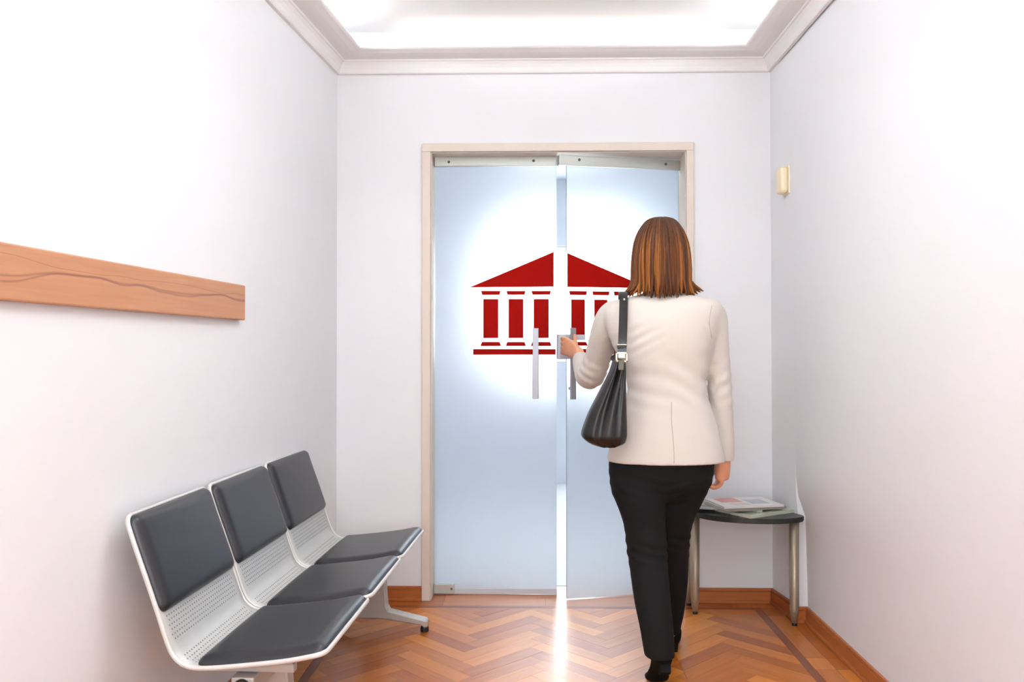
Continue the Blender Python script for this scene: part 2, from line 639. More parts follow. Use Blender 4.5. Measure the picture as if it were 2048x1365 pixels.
def window(name, x0, x1, z0, z1, y, mt, label, side):
    r = tag(empty(name, ((x0 + x1) / 2, y, z0)), label, kind='structure')
    w2, h = (x1 - x0) / 2, z1 - z0
    box('pane', (-w2 + .05, -.004, .05), (w2 - .05, .004, h - .05), mt, r)
    for lo, hi in (((-w2, -.03, 0), (w2, .03, .05)), ((-w2, -.03, h - .05), (w2, .03, h)),
                   ((-w2, -.03, .05), (-w2 + .05, .03, h - .05)), ((w2 - .05, -.03, .05), (w2, .03, h - .05)),
                   ((-.025, -.028, .05), (.025, .028, h - .05))):
        box('window_frame', lo, hi, M_CEIL, r, .004)
    return r
window('fill_window', RX0, RX1, RZ0, RZ1, Y0 - .10, emit('rear_fill_pane', (.95, .965, 1.0), REAR_FILL),
       'wide glowing window added in the rear wall as frontal fill', 1)  # unseen window, its pane glows to fill the room from the front

# room beyond the glass doors
FX0, FX1, FY = -1.5, 1.7, 7.6
tag(box('wall_beyond_left', (FX0 - .1, YB + WT, -.05), (FX0, FY + .15, ZC + .1), M_FARW), kind='structure')
tag(box('wall_beyond_right', (FX1, YB + WT, -.05), (FX1 + .1, FY + .15, ZC + .1), M_FARW), kind='structure')
tag(box('ceiling_beyond', (FX0 - .1, YB + WT, ZC), (FX1 + .1, FY + .15, ZC + .12), M_FARW), kind='structure')
WX0, WX1, WZ0, WZ1 = -.20, .62, 1.08, 2.12
bm = bmesh.new()
add_box(bm, (FX0, FY, -.05), (WX0, FY + .15, ZC))
add_box(bm, (WX1, FY, -.05), (FX1, FY + .15, ZC))
add_box(bm, (WX0, FY, -.05), (WX1, FY + .15, WZ0))
add_box(bm, (WX0, FY, WZ1), (WX1, FY + .15, ZC))
tag(from_bm('wall_beyond_back', bm, M_FARW), kind='structure')
window('window_2', WX0, WX1, WZ0, WZ1, FY + .06, emit('far_daylit_pane', (.95, .98, 1.0), FAR_WINDOW),
       'bright window of the room beyond the glass doors', -1)

far_fill = tag(empty('unseen_ceiling_light', (.10, 5.9, ZC)), 'round ceiling light added to brighten the room beyond the glass doors', 'lamp')  # added lamp, brightens the door gap and the frosted glass
bm = bmesh.new()
add_tube(bm, [(0, 0, -.012, .30), (0, 0, -.06, .29), (0, 0, -.075, .24)], 32, 1)
from_bm('diffuser', bm, emit('far_fill_glow', (.95, .98, 1.0), FAR_FILL), far_fill)
bm = bmesh.new()
add_tube(bm, [(0, 0, -.014, .32), (0, 0, 0, .32)], 32, 1)
from_bm('base_ring', bm, M_CEIL, far_fill)

# cornice: one mitred run along left, back and right wall
prof = [(0, 2.506), (.014, 2.506), (.018, 2.511), (.022, 2.530), (.030, 2.545), (.040, 2.556), (.047, 2.558), (.050, 2.564),
        (.066, 2.565), (.088, 2.567), (.112, 2.571), (.132, 2.577), (.140, 2.579), (.146, 2.582), (.150, 2.586),
        (.150, 2.590), (.138, 2.591), (.130, 2.582), (.0, 2.575)]
def offset_pts(d):
    # inward offsets of the three wall lines
    s = .085
    n = math.sqrt(1 + s * s)
    def lx(y):
        return xl(y) + d * n
    rx = 1.136 - d
    yb = YB - d
    return [(lx(Y0), Y0), (lx(yb), yb), (rx, yb), (rx + .008, Y0)]
bm = bmesh.new()
rows = [[bm.verts.new((x, y, z)) for x, y in offset_pts(d)] for d, z in prof]
for i in range(len(prof)):
    p, q = rows[i], rows[(i + 1) % len(prof)]
    for k in range(3):
        bm.faces.new((p[k], p[k + 1], q[k + 1], q[k]))
bm.faces.new([r[0] for r in rows])
bm.faces.new([r[3] for r in rows][::-1])
tag(from_bm('trim_1', bm, M_CORN), 'white stepped plaster cornice below the ceiling', kind='structure')

# baseboards
BH = .068
def baseboard(name, p, q, mt, thick=.016, inward=None):
    p, q = Vector(p), Vector(q)
    d = (q - p)
    L = d.length
    ang = math.atan2(d.y, d.x)
    r = bmesh.new()
    add_box(r, (0, 0, 0), (L, thick, BH - .014), 0)
    add_box(r, (0, 0, BH - .014), (L, thick * .72, BH), .002)
    add_box(r, (0, 0, 0), (L, thick + .008, .012), .002)
    o = from_bm(name, r, mt)
    o.location = (p.x, p.y, 0)
    o.rotation_euler = (0, 0, ang)
    tag(o, kind='structure')
    return o
baseboard('baseboard_back_left', (-.517, YB), (xl(YB), YB), M_BASE)
baseboard('baseboard_back_right', (1.138, YB), (.772, YB), M_BASE)
baseboard('baseboard_left', (xl(YB), YB), (xl(Y0), Y0), M_BASE)
baseboard('baseboard_corner', (1.176, 3.755), (1.140, YB), M_BASE)
baseboard('baseboard_jog', (1.214, 3.754), (1.162, 3.754), M_BASE)
baseboard('baseboard_right', (1.213, Y0), (1.213, 3.738), M_BASE)

# door frame
bm = bmesh.new()
FO0, FO1, FZ = -.516, .772, 2.172
add_box(bm, (FO0, YB - .018, 0), (DX0, YB - .0005, DZ1), .003)
add_box(bm, (DX1, YB - .018, 0), (FO1, YB - .0005, DZ1), .003)
add_box(bm, (FO0, YB - .018, DZ1), (FO1, YB - .0005, FZ), .003)
tag(from_bm('trim_2', bm, M_FRAME), 'beige frame around the glass double door', kind='structure')
bm = bmesh.new()
add_box(bm, (DX0 - .0005, YB, 0), (DX0 + .004, YB + WT, DZ1 - .004))
add_box(bm, (DX1 - .004, YB, 0), (DX1 + .0005, YB + WT, DZ1 - .004))
add_box(bm, (DX0, YB, DZ1 - .004), (DX1, YB + WT, DZ1 + .0005))
tag(from_bm('trim_3', bm, M_FRAME), 'lining of the door opening', kind='structure')
tag(box('trim_4', (DX0, YB + .08, -.008), (DX1, YB + .12, -.001), M_ALU), 'metal threshold under the glass doors', kind='structure')

# ------------------------------------------------------------------ glass door leaves
def poly_plate(name, pts, parent, y=-.0008, t=.0008, mt=M_RED):
    """thin upright plate in a leaf's own x-z plane"""
    bm = bmesh.new()
    a = [bm.verts.new((x, y, z)) for x, z in pts]
    b = [bm.verts.new((x, y - t, z)) for x, z in pts]
    n = len(pts)
    bm.faces.new(a)
    bm.faces.new(b[::-1])
    for i in range(n):
        bm.faces.new((a[i], b[i], b[(i + 1) % n], a[(i + 1) % n]))
    return from_bm(name, bm, mt, parent)

def pane(parent, x0, x1, z0, z1, t=.010):
    bm = bmesh.new()
    add_box(bm, (x0, 0, z0), (x1, t, z1))
    bm.faces.ensure_lookup_table()
    for f in bm.faces:
        c = f.calc_center_median()
        if c.y < 1e-5:
            f.material_index = 0
        elif c.y > t - 1e-5:
            f.material_index = 1
        else:
            f.material_index = 2
    return from_bm('glass_pane', bm, [M_FROST, M_CLEAR, M_GEDGE], parent)

def screw(parent, x, z, y, r=.007):
    bm = bmesh.new()
    add_tube(bm, [(x, y, z, r), (x, y - .003, z, r * .9), (x, y - .004, z, r * .5)], 10, 1)
    return from_bm('screw', bm, M_SCREW, parent)

def pull(parent, x0, x1, z0, z1, stand):
    hd = from_bm('handle', (lambda b: (add_box(b, (x0, -stand - .012, z0), (x1, -stand, z1), .002), b)[1])(bmesh.new()), M_STEEL, parent)
    for z in (z0 + .05, z1 - .05):
        bm = bmesh.new()
        xc = (x0 + x1) / 2
        add_tube(bm, [(xc, 0, z, .008), (xc, -stand - .001, z, .008)], 12, 1)
        from_bm('standoff', bm, M_STEEL, hd)
    return hd

LY = 4.14
d1 = tag(empty('door_1', (DX0 + .004, LY, 0)), 'closed left leaf of the frosted glass double door', kind='structure')
ox = DX0 + .004
pane(d1, .004, .127 - ox, .003, 2.10)
r1 = from_bm('top_rail', (lambda b: (add_box(b, (.002, -.014, 2.086), (.600, .024, 2.130), .002), b)[1])(bmesh.new()), M_ALU, d1)
screw(r1, -.398 - ox, 2.106, -.014)
screw(r1, .015 - ox, 2.110, -.014)
fx = from_bm('floor_fitting', (lambda b: (add_box(b, (.002, -.014, .006), (.100, .024, .052), .002), b)[1])(bmesh.new()), M_ALU, d1)
screw(fx, .088, .03, -.014, .006)
from_bm('bottom_strip', (lambda b: (add_box(b, (.100, -.003, .003), (.127 - ox, -.0005, .030), .0005), b)[1])(bmesh.new()), M_LOCK, d1)
pull(d1, .010 - ox, .039 - ox, .955, 1.294, .05)
cols_l = [(-.230, -.157), (-.107, -.035), (.015, .089)]
def sign_left():
    s = lambda L: [(x - ox, z) for x, z in L]
    poly_plate('pediment', s([(-.295, 1.495), (.113, 1.497), (.113, 1.667)]), d1)
    for a, b in cols_l:
        poly_plate('capital', s([(a - .011, 1.477), (a - .005, 1.458), (b + .006, 1.458), (b + .011, 1.477)]), d1)
        poly_plate('column', s([(a, 1.247), (b, 1.247), (b, 1.437), (a, 1.437)]), d1)
        poly_plate('column_base', s([(a - .013, 1.208), (b + .013, 1.208), (b + .009, 1.222), (b + .005, 1.228), (a - .005, 1.228), (a - .009, 1.222)]), d1)
    poly_plate('plinth', s([(-.279, 1.166), (.122, 1.166), (.122, 1.193), (-.279, 1.193)]), d1)
sign_left()

HX, HY = DX1 - .004, 4.186
ang = math.radians(12.98)
d2 = tag(empty('door_2', (HX, HY, 0), ang), 'right leaf of the frosted glass double door, pulled slightly open', kind='structure')
LEN = .575
pane(d2, -LEN, -.006, .006, 2.086)
r2 = from_bm('top_rail', (lambda b: (add_box(b, (-.616, -.014, 2.070), (-.002, .024, 2.118), .002), b)[1])(bmesh.new()), M_ALU, d2)
screw(r2, -.516, 2.098, -.014)
screw(r2, -.078, 2.096, -.014)
from_bm('floor_fitting', (lambda b: (add_box(b, (-.100, -.014, .010), (-.002, .024, .056), .002), b)[1])(bmesh.new()), M_ALU, d2)
pull(d2, -.573, -.546, .956, 1.293, .05)
box('lock_case', (-.620, -.016, 1.146), (-.545, .024, 1.264), M_LOCK, d2, .004)
box('latch_plate', (-.545, -.012, 1.236), (-.486, .0, 1.262), M_LOCK, d2, .003)
cols_r = [(.485, .553), (.372, .438), (.262, .330)]
poly_plate('pediment', [(-.572, 1.490), (-.160, 1.490), (-.572, 1.652)], d2)
for a, b in cols_r:
    poly_plate('capital', [(-b - .010, 1.471), (-b - .007, 1.452), (-a + .007, 1.452), (-a + .011, 1.471)], d2)
    poly_plate('column', [(-b, 1.250), (-a, 1.250), (-a, 1.431), (-b, 1.431)], d2)
    poly_plate('column_base', [(-b - .013, 1.209), (-a + .014, 1.209), (-a + .009, 1.222), (-a + .004, 1.228), (-b - .004, 1.228), (-b - .009, 1.222)], d2)
poly_plate('plinth', [(-.572, 1.168), (-.180, 1.168), (-.180, 1.194), (-.572, 1.194)], d2)

# ------------------------------------------------------------------ lamps and added fill lights
M_COVE_FILL = emit('cove_fill_glow', (.96, .970, 1.0), COVE_FILL)
t = tag(empty('cornice_light', (.114, YB - .075, 2.579)), 'long white light tube lying on the cornice above the door', 'lamp')
bm = bmesh.new()
add_tube(bm, [(-.72, 0, .036, .016), (.72, 0, .036, .016)], 16, 1)
from_bm('light_tube', bm, emit('tube_glow', (1.0, .985, .94), CORNICE_LIGHT), t, True)
box('tube_holder', (-.74, -.018, .0), (.74, .018, .020), M_CEIL, t, .002)
for sx in (-.73, .73):
    box('end_cap', (sx - .012, -.02, .018), (sx + .012, .02, .062), M_CEIL, t, .003)
for side, lab in ((-1, 'long hidden light tube added on the left cornice to brighten the ceiling'), (1, 'long hidden light tube added on the right cornice to brighten the ceiling')):  # tubes added out of sight behind the lip to brighten the ceiling
    yy = 1.30
    xx = (xl(yy) + .055) if side < 0 else 1.142 - .055
    t = tag(empty('cornice_light', (xx, yy, 2.579), -math.atan(.085) if side < 0 else 0.0), lab, 'lamp')
    bm = bmesh.new()
    add_tube(bm, [(0, -2.4, .030, .014), (0, 2.50, .030, .014)], 12, 1)
    from_bm('light_tube', bm, M_COVE_FILL, t, True)
    box('tube_holder', (-.016, -2.42, .0), (.016, 2.52, .016), M_CEIL, t, .002)
M_PANEL = emit('panel_glow', (.96, .970, 1.0), PANEL_LIGHT)
for k, yy in enumerate((.35, 2.35)):  # out of view, dropped below the ceiling so their tops light it
    t = tag(empty('unseen_ceiling_light', (.06, yy, ZC)), ('unseen square ceiling light hung low to brighten the ceiling, nearer the glass doors' if k else 'unseen square ceiling light hung low to brighten the ceiling, nearer the rear wall'), 'lamp', 'unseen hanging ceiling lights')
    box('diffuser', (-.30, -.30, -.36), (.30, .30, -.33), M_PANEL, t)
    for lo, hi in (((-.32, -.32, -.365), (.32, -.30, -.325)), ((-.32, .30, -.365), (.32, .32, -.325)),
                   ((-.32, -.30, -.365), (-.30, .30, -.325)), ((.30, -.30, -.365), (.32, .30, -.325))):
        box('frame', lo, hi, M_ALU, t, .002)
    for sx in (-.31, .31):
        for sy in (-.31, .31):
            bm = bmesh.new()
            add_tube(bm, [(sx, sy, -.326, .0015), (sx, sy, 0, .0015)], 6, 1)
            from_bm('wire', bm, M_STEEL, t)

# ------------------------------------------------------------------ coat board on the left wall
sl = math.atan(.085)
yc = 1.85
brd = empty('wall_board', (xl(yc), yc, 0), -sl)
brd.rotation_euler = (0, 0, -sl)
bm = bmesh.new()
add_box(bm, (.002, -1.15, 1.293), (.026, 1.095, 1.414), .004)
ob = from_bm('board', bm, M_BOARD, brd)
tag(brd, 'long reddish wooden board fixed along the left wall', 'wall board')

# ------------------------------------------------------------------ beam bench with three seats
bench = tag(empty('beam_bench', (-.515, 2.13, 0), -math.atan(.043)), 'three grey metal waiting seats with charcoal cushions on one beam', 'bench')
SP = [(-.517, .764), (-.490, .686), (-.461, .606), (-.432, .524), (-.409, .456), (-.394, .420), (-.374, .398), (-.347, .387),
      (-.300, .386), (-.200, .396), (-.100, .409), (-.030, .423), (.0, .430)]
prof_pts = [Vector((p[0], 0, p[1])) for p in catmull(SP, 8)]
arc = [0.0]
for p, q in zip(prof_pts, prof_pts[1:]):
    arc.append(arc[-1] + (q - p).length)
ARC = arc[-1]
def prof_at(s):
    s = min(max(s, 0), ARC)
    for i in range(len(arc) - 1):
        if s <= arc[i + 1] + 1e-9:
            f = (s - arc[i]) / (arc[i + 1] - arc[i])
            p = prof_pts[i].lerp(prof_pts[i + 1], f)
            t = (prof_pts[min(i + 2, len(arc) - 1)] - prof_pts[max(i - 1, 0)]).normalized()
            return p, Vector((-t.z, 0, t.x)) if False else Vector((t.z * -1, 0, t.x))
    return prof_pts[-1], Vector((0, 0, 1))
def arc_of(x, z):
    return min(range(len(prof_pts)), key=lambda i: (prof_pts[i] - Vector((x, 0, z))).length)
SW = .478
def width_at(s, R):
    d = min(s, ARC - s)
    if d < R:
        return SW / 2 - R + math.sqrt(max(0, R * R - (R - d) ** 2))
    return SW / 2
def shell_mesh(bm):
    R = .028
    ss = [0, .0015, .004, .009, .016, .028] + [.028 + (ARC - .056) * i / 60 for i in range(1, 60)] + [ARC - .028, ARC - .016, ARC - .009, ARC - .004, ARC - .0015, ARC]
    nt_ = 12
    T = .008
    rows = []
    for s in ss:
        p, n = prof_at(s)
        wd = width_at(s, R)
        rows.append(([bm.verts.new(p + Vector((0, -wd + 2 * wd * k / nt_, 0))) for k in range(nt_ + 1)],
                     [bm.verts.new(p - n * T + Vector((0, -wd + 2 * wd * k / nt_, 0))) for k in range(nt_ + 1)]))
    for (a, b), (c, d) in zip(rows, rows[1:]):
        for k in range(nt_):
            bm.faces.new((a[k], a[k + 1], c[k + 1], c[k]))
            bm.faces.new((b[k + 1], b[k], d[k], d[k + 1]))
        bm.faces.new((a[0], c[0], d[0], b[0]))
        bm.faces.new((a[nt_], b[nt_], d[nt_], c[nt_]))
    for a, b in (rows[0], rows[-1]):
        for k in range(nt_):
            bm.faces.new((a[k], b[k], b[k + 1], a[k + 1]))
def rim_mesh(bm):
    R = .028
    path = []
    ss = [0, .002, .006, .014, .028] + [.028 + (ARC - .056) * i / 46 for i in range(1, 46)] + [ARC - .028, ARC - .014, ARC - .006, ARC - .002, ARC]
    for s in ss:
        p, n = prof_at(s)
        path.append((p - n * .003) + Vector((0, width_at(s, R), 0)))
    other = [Vector((p.x, -p.y, p.z)) for p in path][::-1]
    loop = path + other
    n = 8
    rings = []
    N = len(loop)
    ref = Vector((0, 1, 0))
    for i, c in enumerate(loop):
        t = (loop[(i + 1) % N] - loop[i - 1]).normalized()
        a = Vector((0, 1, 0)).cross(t)
        if a.length < .3:
            a = prof_at(0 if abs(c.x + .517) < .05 else ARC)[1]
        a = (a - t * a.dot(t)).normalized()
        if a.z < 0 or (abs(a.z) < .35 and a.x < 0):
            a = -a
        b = t.cross(a)
        rings.append([bm.verts.new(c + a * .0068 * math.cos(2 * math.pi * k / n) + b * .0050 * math.sin(2 * math.pi * k / n)) for k in range(n)])
    for i in range(N):
        p, q = rings[i], rings[(i + 1) % N]
        for k in range(n):
            bm.faces.new((p[k], p[(k + 1) % n], q[(k + 1) % n], q[k]))
def pad_mesh(bm, s0, s1, wd, R, hmax, edge):
    ns, nt_ = 30, 26
    grid = []
    for i in range(ns + 1):
        u = i / ns
        u = .5 - .5 * math.cos(math.pi * u)
        s = s0 + (s1 - s0) * u
        dd = min(s - s0, s1 - s)
        ww = wd - R + math.sqrt(max(0, R * R - (R - dd) ** 2)) if dd < R else wd
        row = []
        for k in range(nt_ + 1):
            v = -math.cos(math.pi * k / nt_)
            y = ww * v
            # distance to the rounded outline
            d = min(dd, wd - abs(y))
            if dd < R and wd - abs(y) < R:
                d = R - math.hypot(R - dd, R - (wd - abs(y)))
            e = min(max(d, 0) / edge, 1)
            h = hmax * math.sqrt(max(0, 1 - (1 - e) ** 2)) * (.86 + .14 * math.cos(math.pi * y / (2 * wd)))
            p, n = prof_at(s)
            row.append(bm.verts.new(p + n * (.001 + h) + Vector((0, y, 0))))
        grid.append(row)
    for a, b in zip(grid, grid[1:]):
        for k in range(nt_):
            try:
                bm.faces.new((a[k], a[k + 1], b[k + 1], b[k]))
            except ValueError:
                pass
    bmesh.ops.remove_doubles(bm, verts=bm.verts[:], dist=1e-5)
S_BACK1 = arc[arc_of(-.430, .518)]
S_SEAT0 = arc[arc_of(-.338, .3865)]
bm = bmesh.new()
shell_mesh(bm)
shell0 = from_bm('seat_shell', bm, M_SHELL, bench, True)
shell0.location = (0, SW / 2, 0)
bm = bmesh.new()
rim_mesh(bm)
rim0 = from_bm('rim', bm, M_RIM, shell0, True)
bm = bmesh.new()
pad_mesh(bm, .003, S_BACK1, SW / 2 - .007, .022, .024, .030)
back0 = from_bm('back_cushion', bm, M_LEATH, shell0, True)
bm = bmesh.new()
pad_mesh(bm, S_SEAT0, ARC - .004, SW / 2 - .007, .022, .024, .030)
seat0 = from_bm('seat_cushion', bm, M_LEATH, shell0, True)
bm = bmesh.new()
s = S_BACK1 + .012
ri = 0
while s < S_SEAT0 - .006:
    p, n = prof_at(s)
    flat = (s < S_BACK1 + .075) or (s > S_SEAT0 - .055)
    if flat:
        k = 0
        y = -SW / 2 + .03
        while y < SW / 2 - .03:
            c = p + n * .0006 + Vector((0, y + (.00675 if ri % 2 else 0), 0))
            t = Vector((n.z, 0, -n.x))
            vs = [bm.verts.new(c + t * .0027 * math.cos(j * math.pi / 3) + Vector((0, .0027 * math.sin(j * math.pi / 3), 0))) for j in range(6)]
            bm.faces.new(vs)
            y += .0135
    s += .0125
    ri += 1
perf0 = tag(from_bm('perforation', bm, M_HOLE, shell0), kind='stuff')
for k in (1, 2):
    c = shell0.copy()
    link(c, bench)
    c.location = (0, SW / 2 + .497 * k, 0)
    for ch in (rim0, back0, seat0, perf0):
        link(ch.copy(), c)
# under-structure
bm = bmesh.new()
add_box(bm, (-.255, .03, .300), (-.195, 1.53, .350), .005)
from_bm('beam', bm, M_CAST, bench)
for k in range(3):
    for off in (.075, SW - .075):
        yy = .497 * k + off
        bm = bmesh.new()
        add_box(bm, (-.33, yy - .014, .352), (-.10, yy + .014, .374), .003)
        add_box(bm, (-.33, yy - .012, .366), (-.29, yy + .012, .384), .002)
        add_box(bm, (-.14, yy - .012, .366), (-.105, yy + .012, .398), .002)
        add_box(bm, (-.37, yy - .02, .36), (-.335, yy + .02, .381), .003)
        from_bm('bracket', bm, M_CAST, bench)
for yy in (.028, 1.532):
    bm = bmesh.new()
    add_tube(bm, [(-.225, yy - .004, .325, .022), (-.225, yy + .004, .325, .022)], 14, 1)
    from_bm('beam_end_cap', bm, M_BLACK, bench)
for yy in (.245, 1.470):
    bm = bmesh.new()
    pts = [(-.415, .030), (-.415, .048), (-.275, .085), (-.262, .11), (-.27, .30), (-.17, .30), (-.155, .11), (-.145, .088), (.012, .052), (.018, .046), (.018, .024), (.006, .020), (-.01, .030), (-.16, .052), (-.27, .055), (-.39, .022)]
    a = [bm.verts.new((x, yy - .026, z)) for x, z in pts]
    b = [bm.verts.new((x, yy + .026, z)) for x, z in pts]
    fs = [bm.faces.new(a), bm.faces.new(b[::-1])]
    for i in range(len(pts)):
        fs.append(bm.faces.new((a[i], b[i], b[(i + 1) % len(pts)], a[(i + 1) % len(pts)])))
    bmesh.ops.recalc_face_normals(bm, faces=bm.faces[:])
    bmesh.ops.bevel(bm, geom=[e for f in fs[:2] for e in f.edges], offset=.006, segments=2, profile=.5, affect='EDGES')
    lg = from_bm('leg', bm, M_CAST, bench)
    for fx_ in (.004, -.398):
        bm = bmesh.new()
        add_tube(bm, [(fx_, yy, .0, .018), (fx_, yy, .014, .018), (fx_, yy, .030, .012)], 14, 1)
        from_bm('glide', bm, M_BLACK, lg)

# ------------------------------------------------------------------ side table and magazines
tb = tag(empty('side_table', (.94, 3.84, 0)), 'low black half-round side table with metal legs in the corner', 'table')
outl = [(.70, 4.015), (.70, 3.91), (.722, 3.815), (.768, 3.735), (.84, 3.680), (.93, 3.650), (1.03, 3.643), (1.11, 3.660),
        (1.165, 3.692), (1.186, 3.728), (1.160, 3.772), (1.136, 3.92), (1.120, 4.015)]
sm = catmull(outl[1:11], 4)
pts = [outl[0]] + [tuple(p) for p in sm] + outl[11:]
bm = bmesh.new()
add_prism(bm, [(x - .94, y - 3.84) for x, y in pts], .448, .470, .004)
from_bm('tabletop', bm, M_TTOP, tb)
for x, y in ((1.138, 3.706), (.741, 3.858), (.735, 3.985)):
    bm = bmesh.new()
    add_tube(bm, [(x - .94, y - 3.84, .012, .012), (x - .94, y - 3.84, .07, .0195), (x - .94, y - 3.84, .4485, .0205)], 20, 1)
    lg = from_bm('leg', bm, M_TLEG, tb, True)
    bm = bmesh.new()
    add_tube(bm, [(x - .94, y - 3.84, 0, .011), (x - .94, y - 3.84, .013, .011)], 14, 1)
    from_bm('foot', bm, M_BLACK, lg)

def cover(name, base, blobs, seed):
    mt, nt, b = new_mat(name)
    L = nt.links.new
    tc = nt.nodes.new('ShaderNodeTexCoord')
    col = None
    prev = nt.nodes.new('ShaderNodeRGB')
    prev.outputs[0].default_value = (*lin(base), 1)
    cur = prev.outputs[0]
    for i, (rgb, lo, hi) in enumerate(blobs):
        # flat printed rectangles with soft picture noise
        sx = nt.nodes.new('ShaderNodeSeparateXYZ')
        L(tc.outputs['Generated'], sx.inputs[0])
        fac = None
        for ax in (0, 1):
            for op, val in (('GREATER_THAN', lo[ax]), ('LESS_THAN', hi[ax])):
                mnode = nt.nodes.new('ShaderNodeMath')
                mnode.operation = op
                L(sx.outputs[ax], mnode.inputs[0])
                mnode.inputs[1].default_value = val
                if fac is None:
                    fac = mnode.outputs[0]
                else:
                    mm = nt.nodes.new('ShaderNodeMath')
                    mm.operation = 'MULTIPLY'
                    L(fac, mm.inputs[0])
                    L(mnode.outputs[0], mm.inputs[1])
                    fac = mm.outputs[0]
        nz = nt.nodes.new('ShaderNodeTexNoise')
        nz.inputs['Scale'].default_value = 9 + i * 3 + seed
        L(tc.outputs['Object'], nz.inputs['Vector'])
        mr = nt.nodes.new('ShaderNodeMapRange')
        mr.inputs[3].default_value = .5
        mr.inputs[4].default_value = 1.0
        L(nz.outputs['Fac'], mr.inputs[0])
        mu = nt.nodes.new('ShaderNodeMath')
        mu.operation = 'MULTIPLY'
        L(fac, mu.inputs[0])
        L(mr.outputs[0], mu.inputs[1])
        mx = nt.nodes.new('ShaderNodeMix')
        mx.data_type = 'RGBA'
        L(mu.outputs[0], mx.inputs[0])
        L(cur, mx.inputs[6])
        mx.inputs[7].default_value = (*lin(rgb), 1)
        cur = mx.outputs[2]
    L(cur, b.inputs['Base Color'])
    b.inputs['Roughness'].default_value = .35
    return mt
M_PAGES = mat('magazine_pages', (216, 212, 200), .8, vary=.12, scale=60, stretch=(.2, .2, 30))
mags = [
    ('pale green magazine at the bottom right of the pile on the side table', (1.000, 3.810), 33, .29, .21, .012, (204, 212, 190), [((150, 168, 128), (.05, .1), (.5, .9)), ((230, 228, 215), (.6, .2), (.9, .8))]),
    ('grey newspaper lying lowest at the left of the pile on the side table', (.888, 3.862), -14, .30, .20, .008, (170, 172, 170), [((96, 98, 96), (.05, .08), (.95, .3)), ((205, 205, 203), (.1, .4), (.9, .9))]),
    ('dark edged magazine in the middle of the pile on the side table', (.955, 3.828), 18, .29, .21, .007, (150, 140, 122), [((84, 84, 78), (.0, .0), (1.0, .25)), ((190, 182, 168), (.1, .4), (.9, .9))]),
    ('white magazine with a red picture on top of the pile on the side table', (.955, 3.850), 12, .28, .215, .009, (238, 234, 230), [((214, 108, 92), (.12, .45), (.48, .95)), ((176, 180, 190), (.55, .2), (.85, .7)), ((226, 196, 190), (.2, .1), (.5, .35))]),
]
z = .4705
for i, (lab, (mx_, my_), an, ln, wd, th, base, blobs) in enumerate(mags):
    mg = tag(empty('magazine', (mx_, my_, z), math.radians(an)), lab, 'magazine', 'magazines on the side table')
    bm = bmesh.new()
    add_box(bm, (-ln / 2 + .002, -wd / 2 + .002, .001), (ln / 2 - .002, wd / 2 - .002, th - .001), .001)
    from_bm('pages', bm, M_PAGES, mg)
    cm = cover('magazine_cover_%d' % (i + 1), base, blobs, i)
    bm = bmesh.new()
    add_box(bm, (-ln / 2, -wd / 2, th - .001), (ln / 2, wd / 2, th), 0)
    from_bm('front_cover', bm, cm, mg)
    bm = bmesh.new()
    add_box(bm, (-ln / 2, -wd / 2, 0), (ln / 2, wd / 2, .001), 0)
    add_box(bm, (-ln / 2, -wd / 2 - .0008, 0), (ln / 2, -wd / 2, th), 0)
    from_bm('back_cover', bm, cm, mg)
    z += th + .0004 if i != 0 else .0
    if i == 0:
        z = .4705 + th + .0004

# ------------------------------------------------------------------ wall sensor
sn = empty('wall_sensor', (1.146, 3.815, 1.945), math.radians(4))
tag(sn, 'small cream plastic sensor box on the right wall near the corner', 'sensor')
box('back_plate', (-.008, -.040, -.062), (.012, .040, .062), M_CREAM, sn, .004)
bm = bmesh.new()
add_box(bm, (-.040, -.036, -.058), (-.006, .036, .058), .012, seg=3)
from_bm('housing', bm, M_CREAM, sn, True)

# ------------------------------------------------------------------ person
def hand(bm, wrist, knuckles, fingers, thumb, wr=.026, pr=(.040, .017), side=(0, 0, 1)):
    w_, k_ = Vector(wrist), Vector(knuckles)
    mid = w_.lerp(k_, .5)
    add_tube(bm, [(*w_, wr, wr * .8), (*mid, pr[0] * .95, pr[1] * 1.1), (*k_, pr[0], pr[1]), (*(k_ + (k_ - w_) * .12), pr[0] * .8, pr[1] * .7)], 14, 4, side=side)
    for f in fingers + [thumb]:
        rr = [.0095, .0092, .0085, .0072, .005]
        add_tube(bm, [(*p, rr[min(i, 4)]) for i, p in enumerate(f)], 10, 3)

bm = bmesh.new()
# head, neck, trunk
HXc, HYc = .497, 3.262
add_rings(bm, [(1.425, .500, .030, 3.315, .030, 0), (1.440, .499, .046, 3.305, .055, 0), (1.470, .498, .062, 3.285, .082, 0), (1.510, .497, .070, 3.272, .094, 0),
               (1.560, .497, .075, 3.265, .100, 0), (1.610, .497, .074, 3.260, .097, 0), (1.645, .497, .062, 3.258, .080, 0), (1.665, .497, .036, 3.258, .05, 0), (1.672, .497, .012, 3.258, .016, 0)], 32, 2.1, 3)
add_tube(bm, [(.497, 3.355, 1.555, .008), (.497, 3.366, 1.535, .010), (.497, 3.377, 1.513, .014), (.497, 3.352, 1.503, .012)], 10, 3)       # nose
for sx in (-1, 1):
    add_tube(bm, [(.497 + sx * .073, 3.262, 1.565, .006, .014), (.497 + sx * .080, 3.262, 1.545, .008, .018), (.497 + sx * .075, 3.264, 1.512, .006, .010)], 10, 3)   # ears
    add_tube(bm, [(.497 + sx * .045, 3.352, 1.578, .006), (.497 + sx * .018, 3.361, 1.577, .006)], 8, 2)     # brow
add_tube(bm, [(.474, 3.356, 1.478, .004), (.497, 3.366, 1.478, .008), (.520, 3.356, 1.478, .004)], 8, 3)     # lips
